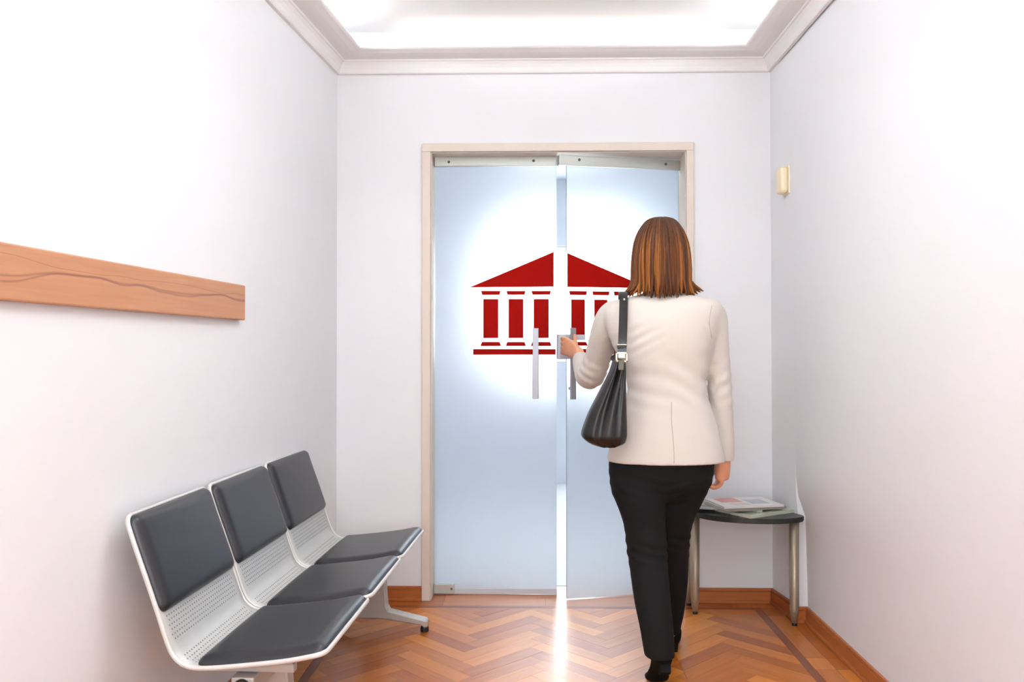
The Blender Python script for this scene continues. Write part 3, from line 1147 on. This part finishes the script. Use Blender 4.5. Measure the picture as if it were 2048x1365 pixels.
add_tube(bm, [(.499, 3.245, 1.340, .070), (.498, 3.255, 1.40, .052), (.498, 3.262, 1.46, .050), (.498, 3.268, 1.52, .05)], 18, 3)
add_rings(bm, [(1.382, .509, .080, 3.250, .050, -.18), (1.36, .507, .150, 3.248, .075, -.18), (1.32, .503, .185, 3.245, .088, -.17), (1.25, .502, .180, 3.24, .095, -.14), (1.13, .509, .142, 3.23, .09, -.08),
               (1.067, .512, .128, 3.225, .088, -.05), (.98, .511, .145, 3.22, .095, -.03), (.86, .506, .178, 3.21, .11, 0), (.76, .492, .178, 3.20, .108, 0), (.66, .485, .155, 3.20, .09, 0)], 36, 2.3, 3)
# right arm
add_tube(bm, [(.660, 3.21, 1.335, .045), (.690, 3.228, 1.26, .040), (.708, 3.245, 1.11, .034), (.722, 3.258, .99, .033), (.736, 3.268, .87, .027), (.742, 3.276, .765, .024, .028)], 16, 4)
hand(bm, (.742, 3.276, .785), (.735, 3.285, .700),
     [[(.728 - .0 + .004 * i * 0, 3.262 + .018 * i, .708), (.727, 3.268 + .018 * i, .678), (.705, 3.276 + .017 * i, .662 - .004 * (i % 2)), (.682, 3.280 + .015 * i, .672), (.674, 3.280 + .014 * i, .684)] for i in range(4)],
     [(.735, 3.305, .765), (.722, 3.325, .735), (.708, 3.330, .706), (.700, 3.330, .690)], .026, (.036, .022), side=(1, .9, 0))
# left arm
add_tube(bm, [(.345, 3.29, 1.335, .045), (.305, 3.34, 1.28, .042), (.270, 3.42, 1.165, .037), (.244, 3.495, 1.093, .037), (.229, 3.61, 1.11, .033), (.219, 3.72, 1.150, .027), (.214, 3.80, 1.178, .023, .027)], 16, 4)
BX, BY = .190, 3.996          # grip point on the door pull
hand(bm, (.214, 3.795, 1.176), (.166, 3.925, 1.205),
     [[(.168, 3.915, 1.240 - .022 * i), (.150, 3.950, 1.243 - .0225 * i), (.150, 3.990, 1.242 - .0225 * i), (.172, 4.016, 1.240 - .022 * i), (.192, 4.020, 1.239 - .0215 * i)] for i in range(4)],
     [(.206, 3.850, 1.210), (.205, 3.900, 1.238), (.205, 3.940, 1.252), (.203, 3.965, 1.258)], .027, (.042, .019), side=(0, 0, 1))
# legs
add_tube(bm, [(.408, 3.19, .74, .085), (.415, 3.165, .60, .068), (.424, 3.125, .45, .052), (.432, 3.06, .30, .047), (.440, 3.005, .21, .034), (.444, 2.990, .165, .029), (.448, 2.985, .130, .024), (.450, 3.010, .082, .024, .022), (.452, 3.055, .030, .030, .013), (.453, 3.10, .017, .022, .008)], 18, 4)
add_tube(bm, [(.575, 3.21, .74, .085), (.556, 3.245, .60, .066), (.537, 3.285, .44, .052), (.540, 3.32, .28, .046), (.548, 3.36, .14, .032), (.556, 3.385, .075, .030), (.558, 3.42, .042, .032, .03), (.556, 3.50, .030, .034, .018), (.554, 3.56, .022, .026, .012)], 18, 4)
person = fuse('person', bm, M_SKIN, None, .0042, 3, .5)
tag(person, 'person in an ivory jacket and black trousers walking to the glass door', 'person')

# jacket
bm = bmesh.new()
JR = [(1.413, .503, .060, 3.255, .060, -.10), (1.400, .505, .090, 3.252, .070, -.15), (1.386, .509, .155, 3.249, .086, -.19), (1.369, .508, .205, 3.247, .098, -.20),
      (1.333, .502, .222, 3.244, .110, -.19), (1.285, .501, .215, 3.240, .120, -.16), (1.209, .503, .192, 3.234, .122, -.12), (1.133, .509, .162, 3.228, .115, -.08),
      (1.067, .513, .146, 3.223, .112, -.05), (1.001, .512, .156, 3.218, .116, -.03), (.908, .509, .187, 3.211, .130, 0), (.814, .507, .212, 3.203, .142, 0), (.774, .506, .219, 3.200, .146, 0)]
add_rings(bm, JR, 56, 2.35, 4)
add_tube(bm, [(.655, 3.212, 1.345, .045), (.680, 3.222, 1.318, .058), (.692, 3.232, 1.255, .056), (.702, 3.240, 1.18, .050), (.712, 3.245, 1.11, .047), (.725, 3.255, .985, .044), (.737, 3.264, .875, .039), (.7445, 3.270, .766, .034)], 22, 4)
add_tube(bm, [(.350, 3.288, 1.345, .045), (.318, 3.312, 1.320, .058), (.296, 3.350, 1.262, .058), (.272, 3.425, 1.165, .054), (.246, 3.498, 1.085, .057), (.230, 3.600, 1.106, .048), (.219, 3.715, 1.149, .038)], 22, 4)
jacket = fuse('jacket', bm, M_JACK, person, .0062, 5, .5)
# cloth folds: drag lines at the waist, the armholes and the bent elbow
def fold(co):
    x, y, z = co
    d = 0.0
    if .245 < x < .69 and y < 3.4:
        g = math.exp(-((z - 1.06) / .085) ** 2)
        d += .0042 * g * math.sin((z * 1.0 + (x - .35) * .45) * 92 + 5 * noise.noise(Vector((x * 6, y * 6, z * 4))))
        g2 = math.exp(-((z - 1.23) / .05) ** 2) * math.exp(-((x - .39) / .08) ** 2)
        d += .0040 * g2 * math.sin((z - (x - .35) * .55) * 150)
        g3 = math.exp(-((x - .66) / .035) ** 2) * math.exp(-((z - 1.25) / .06) ** 2)
        d += .0035 * g3 * math.sin((z + x * .8) * 170)
    if x < .34 and y > 3.33:
        g = math.exp(-((y - 3.49) / .09) ** 2)
        d += .004 * g * math.sin((z * .8 - y * .7 + x * .4) * 130 + 2 * noise.noise(Vector((x * 9, y * 9, z * 9))))
    if x > .66:
        d += .0028 * math.exp(-((z - 1.05) / .1) ** 2) * math.sin((z - x * .6) * 120)
    d += .0022 * noise.noise(Vector((x * 14, y * 14, z * 9)))
    return d
me = jacket.data
nrm = [v.normal.copy() for v in me.vertices]
for v, n in zip(me.vertices, nrm):
    v.co += n * fold(v.co) * .62
me.update()

def on_surface(obj, pts, direction=(0, 1, 0), lift=.0006):
    bvh = BVHTree.FromPolygons([v.co.copy() for v in obj.data.vertices], [tuple(p.vertices) for p in obj.data.polygons])
    out = []
    for p in pts:
        h = bvh.ray_cast(Vector(p), Vector(direction))
        if h[0] is not None:
            out.append(h[0] + h[1] * lift)
    return out
sp = on_surface(jacket, [(.512 - .002 * math.sin(i * .2), 2.8, 1.00 - .0075 * i) for i in range(30)])
bm = bmesh.new()
add_tube(bm, [(*p, .0013, .0007) for p in sp], 6, 1)
from_bm('back_seam', bm, M_SEAM, jacket, True)
sp = on_surface(jacket, [(.668 - .012 * math.sin(i / 16 * math.pi), 2.8, 1.352 - .0075 * i) for i in range(17)], lift=.0001)
bm = bmesh.new()
add_tube(bm, [(*p, .0011, .0008) for p in sp], 6, 1)
from_bm('armhole_seam', bm, M_SEAM, jacket, True)

# trousers
bm = bmesh.new()
add_rings(bm, [(.93, .508, .165, 3.212, .10, 0), (.852, .505, .190, 3.205, .118, 0), (.806, .500, .197, 3.200, .126, 0), (.768, .490, .196, 3.197, .128, 0), (.703, .487, .190, 3.196, .122, 0), (.650, .486, .165, 3.198, .100, 0), (.63, .486, .12, 3.198, .08, 0)], 44, 2.3, 4)
add_rings(bm, [(.740, .395, .090, 3.195, .100, 0), (.704, .399, .102, 3.190, .110, 0), (.659, .402, .100, 3.178, .108, 0), (.605, .411, .087, 3.163, .100, 0), (.540, .420, .076, 3.145, .090, 0), (.452, .425, .073, 3.120, .082, 0),
               (.397, .428, .069, 3.094, .080, 0), (.290, .434, .064, 3.043, .074, 0), (.206, .443, .058, 3.004, .066, 0), (.125, .448, .052, 2.972, .060, 0)], 36, 2.2, 4)
add_rings(bm, [(.740, .585, .085, 3.205, .098, 0), (.702, .579, .097, 3.208, .106, 0), (.652, .571, .089, 3.220, .102, 0), (.551, .545, .076, 3.252, .088, 0), (.474, .536, .073, 3.273, .080, 0), (.384, .535, .073, 3.298, .078, 0),
               (.284, .538, .071, 3.326, .072, 0), (.163, .539, .062, 3.360, .064, 0), (.105, .538, .054, 3.374, .058, 0), (.075, .540, .050, 3.38, .056, 0)], 36, 2.2, 4)
trousers = fuse('trousers', bm, M_TROU, person, .0065, 5, .5)
me = trousers.data
nrm = [v.normal.copy() for v in me.vertices]
for v, n in zip(me.vertices, nrm):
    x, y, z = v.co
    g = math.exp(-((z - .46) / .06) ** 2)
    d = .004 * g * math.sin((z + (x - .42) * .35) * 165 + 2 * noise.noise(Vector((x * 8, y * 8, z * 6))))
    d += .0025 * math.exp(-((z - .69) / .05) ** 2) * math.sin((z - abs(x - .48) * .3) * 170)
    d += .0018 * noise.noise(Vector((x * 13, y * 13, z * 6)))
    v.co += n * d * .5
me.update()

# shoes: sections along the foot, heel at s=0, toe at s=.235
def shoe(name, M, lift=0.0):
    def P(x, s_, z_):
        if lift:
            t_ = min(1, max(0, (s_ - .135) / .05))
            a_ = -lift * (1 - t_ * t_ * (3 - 2 * t_))
            q_ = Matrix.Rotation(a_, 3, 'X') @ Vector((x, s_ - .165, z_ - .002))
            return M @ (q_ + Vector((0, .165, .002)))
        return M @ Vector((x, s_, z_))
    secs = [(-.004, .012, .050, .100), (.000, .024, .030, .122), (.012, .033, .026, .128), (.040, .036, .024, .124), (.075, .034, .018, .092), (.110, .035, .010, .062), (.150, .041, .004, .046),
            (.185, .042, .003, .036), (.212, .034, .004, .027), (.230, .020, .006, .018), (.236, .008, .008, .013)]
    secs = catmull(secs, 3)
    bm = bmesh.new()
    n = 20
    rings = []
    for s, hw, zb, zt in secs:
        r = []
        for k in range(n):
            a = 2 * math.pi * k / n
            ca, sa = math.cos(a), math.sin(a)
            zz = (zb + zt) / 2 + (zt - zb) / 2 * math.copysign(abs(sa) ** .75, sa)
            taper = 1 - (.45 if zt > .09 else .25) * max(0, sa)
            r.append(bm.verts.new(P(hw * taper * math.copysign(abs(ca) ** .75, ca), s, zz)))
        rings.append(r)
    for p, q in zip(rings, rings[1:]):
        for k in range(n):
            bm.faces.new((p[k], p[(k + 1) % n], q[(k + 1) % n], q[k]))
    bm.faces.new(rings[0][::-1])
    bm.faces.new(rings[-1])
    o = from_bm(name, bm, M_SHOE, person, True)
    bm = bmesh.new()
    # heel block and thin sole
    a = [(-.017, .006), (.017, .006), (.019, .038), (-.019, .038)]
    va = [bm.verts.new(P(x, y, 0)) for x, y in a]
    vb = [bm.verts.new(P(x * 1.15, y, .032)) for x, y in a]
    bm.faces.new(va[::-1])
    bm.faces.new(vb)
    for i in range(4):
        bm.faces.new((va[i], va[(i + 1) % 4], vb[(i + 1) % 4], vb[i]))
    from_bm('heel', bm, M_SHOE, o)
    return o
MR = Matrix.Translation((.560, 3.362, 0)) @ Matrix.Rotation(math.radians(-4), 4, 'Z')
shoe('shoe', MR)
# trailing foot: heel lifted, rolling over the ball
ML = Matrix.Translation((.453, 3.055, .001)) @ Matrix.Rotation(math.radians(4), 4, 'Z') @ Matrix.Translation((0, -.165, 0))
shoe('shoe', ML, math.radians(33))

# hair: a bob of many flat locks over a cap
HR = [(1.692, .014, .016), (1.686, .041, .045), (1.675, .057, .063), (1.648, .077, .088), (1.610, .094, .106), (1.553, .104, .115), (1.476, .109, .117), (1.428, .108, .112)]
def hair_r(z):
    if z >= HR[0][0]:
        return HR[0][1:]
    for (za, a, b), (zb, c, d) in zip(HR, HR[1:]):
        if z >= zb:
            f = (za - z) / (za - zb)
            return a + (c - a) * f, b + (d - b) * f
    return HR[-1][1:]
bm = bmesh.new()
cl = bm.loops.layers.float_color.new('tone')
def set_tone(faces, t):
    for f in faces:
        for lp in f.loops:
            lp[cl] = (t, t, t, 1)
# cap (skull side), open at the face
cap_rows = []
N = 48
for z in [1.688, 1.680, 1.668, 1.65, 1.62, 1.585, 1.55, 1.51, 1.47, 1.43, 1.41]:
    rx, ry = hair_r(z)
    row = []
    for k in range(N + 1):
        lim = math.radians(178 if z > 1.60 else 118)
        th = -lim + 2 * lim * k / N
        row.append(bm.verts.new((.498 + (rx - .008) * math.sin(th), 3.252 - (ry - .008) * math.cos(th), z - .003)))
    cap_rows.append(row)
fs = []
for p, q in zip(cap_rows, cap_rows[1:]):
    for k in range(N):
        fs.append(bm.faces.new((p[k], p[k + 1], q[k + 1], q[k])))
fs.append(bm.faces.new(cap_rows[0]))
set_tone(fs, .08)
random.seed(21)
def lock(th, wid, thick, zend, flick, tone, lift, wob):
    rows = []
    zs = [1.690, 1.683, 1.668, 1.640, 1.600, 1.550, 1.495, 1.450, 1.420, zend]
    part = .018
    for i, z in enumerate(zs):
        rx, ry = hair_r(z)
        f = i / (len(zs) - 1)
        t = th + wob * math.sin(f * 4.2 + th * 7) * f
        out = 1 + lift / .1
        fl = 0.0
        if z <= 1.45:
            fl = flick * ((1.45 - z) / (1.45 - zend + 1e-6)) ** 1.6
        wd = wid * (.35 + .65 * min(1, f * 2.2)) * (1 if i < len(zs) - 2 else (.75 if i == len(zs) - 2 else .18))
        x = .498 + part * (1 - f) * 0 + (rx * out + fl) * math.sin(t)
        y = 3.252 - (ry * out + fl * .6) * math.cos(t)
        rows.append((x, y, z, wd, thick * (1 if i < len(zs) - 1 else .3)))
    before = set(bm.faces)
    add_tube(bm, rows, 8, 2, side=(math.cos(th), math.sin(th), 0))
    for f in bm.faces:
        if f not in before:
            for lp in f.loops:
                g = min(1, max(0, (1.665 - lp.vert.co.z) / .10))
                q = tone * (.30 + .70 * g)
                lp[cl] = (q, q, q, 1)
nl = 120
for i in range(nl):
    th = math.radians(-128 + 256 * (i + random.uniform(-.35, .35)) / (nl - 1))
    a = abs(math.degrees(th))
    zend = (1.388 if a < 30 else 1.397 if a < 62 else 1.403) + random.uniform(-.010, .010)
    fl = (.004 if a < 35 else .012 if a < 60 else .026) * random.uniform(.5, 1.3)
    lock(th, random.uniform(.004, .010), random.uniform(.003, .006), zend, fl, min(1, max(.05, random.gauss(.42 + .2 * min(1, a / 60), .26))), random.uniform(-.006, .0035), random.uniform(-.09, .09))
for sgn, f2, ze in ((-1, .036, 1.400), (-1, .028, 1.404), (1, .036, 1.408), (1, .048, 1.412), (1, .026, 1.402)):
    lock(sgn * math.radians(random.uniform(74, 92)), .010, .005, ze, f2, random.choice([.5, .75]), .003, .02)
for v in bm.verts:
    q = noise.noise(Vector((v.co.x * 160, v.co.y * 160, v.co.z * 7)))
    d = Vector((v.co.x - .498, v.co.y - 3.252, 0))
    if d.length > 1e-4:
        v.co += d.normalized() * q * .0012
mt, nt, b = new_mat('brown_hair')
at = nt.nodes.new('ShaderNodeAttribute')
at.attribute_name = 'tone'
tc = nt.nodes.new('ShaderNodeTexCoord')
mp = nt.nodes.new('ShaderNodeMapping')
mp.inputs['Scale'].default_value = (220, 220, 5)
nt.links.new(tc.outputs['Object'], mp.inputs[0])
nz = nt.nodes.new('ShaderNodeTexNoise')
nz.inputs['Scale'].default_value = 1.0
nz.inputs['Detail'].default_value = 3
nt.links.new(mp.outputs[0], nz.inputs['Vector'])
ad = nt.nodes.new('ShaderNodeMath')
ad.operation = 'MULTIPLY_ADD'
ad.inputs[1].default_value = .7
nt.links.new(nz.outputs['Fac'], ad.inputs[0])
sb = nt.nodes.new('ShaderNodeMath')
sb.operation = 'MULTIPLY_ADD'
sb.inputs[1].default_value = .75
sb.inputs[2].default_value = -.25
nt.links.new(at.outputs['Fac'], sb.inputs[0])
nt.links.new(sb.outputs[0], ad.inputs[2])
rp = nt.nodes.new('ShaderNodeValToRGB')
rp.color_ramp.elements[0].color = (*lin((36, 17, 6)), 1)
rp.color_ramp.elements[1].color = (*lin((164, 100, 34)), 1)
e = rp.color_ramp.elements.new(.5)
e.color = (*lin((96, 51, 15)), 1)
nt.links.new(ad.outputs[0], rp.inputs[0])
nt.links.new(rp.outputs[0], b.inputs['Base Color'])
b.inputs['Roughness'].default_value = .5
b.inputs['Specular IOR Level'].default_value = .28
bp = nt.nodes.new('ShaderNodeBump')
bp.inputs['Strength'].default_value = .4
bp.inputs['Distance'].default_value = .003
nt.links.new(nz.outputs['Fac'], bp.inputs['Height'])
nt.links.new(bp.outputs[0], b.inputs['Normal'])
tag(from_bm('hair', bm, mt, person, True), 'straight brown shoulder-length bob with lighter strands')

# ------------------------------------------------------------------ handbag
bag = tag(empty('handbag', (.28, 3.10, .84)), 'black leather shoulder bag hanging from the person\'s left shoulder', 'handbag')
BO = Vector((.28, 3.10, .84))
BR = [(1.151, .315, .019, .85), (1.111, .309, .027, .80), (1.058, .296, .041, .65), (.979, .276, .063, .40), (.926, .266, .075, .18), (.891, .261, .080, .05), (.873, .263, .076, 0), (.856, .271, .061, 0), (.844, .275, .031, 0)]
BRs = catmull(BR, 4)
bm = bmesh.new()
rings = []
prof_end = [(-1.0, .030), (-.92, .008), (-.72, .000), (-.52, .014), (-.36, .052), (-.20, .030), (-.02, .004), (.18, .0), (.34, .010), (.46, .044), (.58, .018), (.78, .004), (.93, .010), (1.0, .032)]
for z, cx, hw, pl in BRs:
    ln = .12
    yn, yf = 2.975, 2.975 + ln
    lowin = max(0, (.89 - z) / .05)
    r = []
    for u, dep in prof_end:
        base = .03 * max(0, abs(u) - .6) / .4
        yy = yn + base * 1.0 + (dep if abs(u) < .9 else 0) * (.25 + .75 * pl) + .03 * lowin ** 2
        r.append(bm.verts.new(Vector((cx + .003 + hw * .95 * u - (yy - 3.0) * .10, yy, z)) - BO))
    for u, dep in prof_end[::-1]:
        base = .03 * max(0, abs(u) - .6) / .4
        yy = yf - base - dep * .3 * pl - .03 * lowin ** 2
        r.append(bm.verts.new(Vector((cx + .003 + hw * .95 * u - (yy - 3.0) * .10, yy, z)) - BO))
    rings.append(r)
n = len(rings[0])
for p, q in zip(rings, rings[1:]):
    for k in range(n):
        bm.faces.new((p[k], p[(k + 1) % n], q[(k + 1) % n], q[k]))
bm.faces.new(rings[0][::-1])
bm.faces.new(rings[-1])
from_bm('bag_body', bm, M_BAG, bag, True)
# zip edge along the top
bm = bmesh.new()
add_box(bm, (-.004, 0, 0), (.004, .10, .006), .001, Matrix.Translation(Vector((.317, 2.985, 1.150)) - BO) @ Matrix.Rotation(math.radians(9), 4, 'Z'))
from_bm('zip', bm, M_BLACK, bag)
# strap
def ribbon(bm, pts, half, th, sub=5):
    rows = catmull(pts, sub)
    C = [Vector(p[:3]) for p in rows]
    rings = []
    side = Vector((1, 0, 0))
    for i, c in enumerate(C):
        t = (C[min(i + 1, len(C) - 1)] - C[max(i - 1, 0)]).normalized()
        a = (Vector((1, -.12, 0)) - t * Vector((1, -.12, 0)).dot(t)).normalized()
        nn = t.cross(a)
        rings.append([bm.verts.new(c + a * sx * half + nn * sy * th - BO) for sx, sy in ((-1, -1), (1, -1), (1, 1), (-1, 1))])
    for p, q in zip(rings, rings[1:]):
        for k in range(4):
            bm.faces.new((p[k], p[(k + 1) % 4], q[(k + 1) % 4], q[k]))
    bm.faces.new(rings[0][::-1])
    bm.faces.new(rings[-1])
bm = bmesh.new()
ribbon(bm, [(.321, 2.995, 1.180), (.327, 3.025, 1.225), (.338, 3.105, 1.305), (.345, 3.160, 1.360), (.350, 3.200, 1.394), (.352, 3.235, 1.409), (.354, 3.275, 1.405), (.358, 3.335, 1.365),
            (.364, 3.388, 1.290), (.358, 3.385, 1.205), (.345, 3.330, 1.175), (.318, 3.22, 1.160), (.310, 3.085, 1.152)], .0155, .0022)
strap = from_bm('strap', bm, M_BAG, bag)
bm = bmesh.new()
add_box(bm, (-.017, -.004, 0), (.017, .003, .010), .001, Matrix.Translation(Vector((.3215, 3.004, 1.196)) - BO))
from_bm('strap_loop', bm, M_BAG, bag)
bm = bmesh.new()
add_box(bm, (-.016, -.0045, .0), (.016, -.0015, .002), 0, Matrix.Translation(Vector((.3220, 3.006, 1.207)) - BO))
from_bm('strap_band', bm, M_GOLD, bag)
bm = bmesh.new()
add_tube(bm, [(.348 - BO.x, 3.166 - BO.y, 1.376 - BO.z, .004), (.348 - BO.x, 3.160 - BO.y, 1.378 - BO.z, .003)], 10, 1)
from_bm('rivet', bm, M_GOLD, bag)
bm = bmesh.new()
Mr = Matrix.Translation(Vector((.3195, 2.990, 1.164)) - BO)
for lo, hi in (((-.021, -.004, .012), (.021, .004, .018)), ((-.021, -.004, -.018), (-.015, .004, .018)), ((.015, -.004, -.018), (.021, .004, .018)), ((-.021, -.004, -.018), (.021, .004, -.011)), ((-.012, -.003, -.003), (.012, .003, .014))):
    add_box(bm, lo, hi, .001, Mr)
from_bm('ring', bm, M_GOLD, bag)
bm = bmesh.new()
add_box(bm, (-.010, -.006, -.040), (.010, .004, -.004), .003, Matrix.Translation(Vector((.3175, 2.970, 1.158)) - BO) @ Matrix.Rotation(math.radians(4), 4, 'Y'))
from_bm('clip', bm, M_GREY, bag)
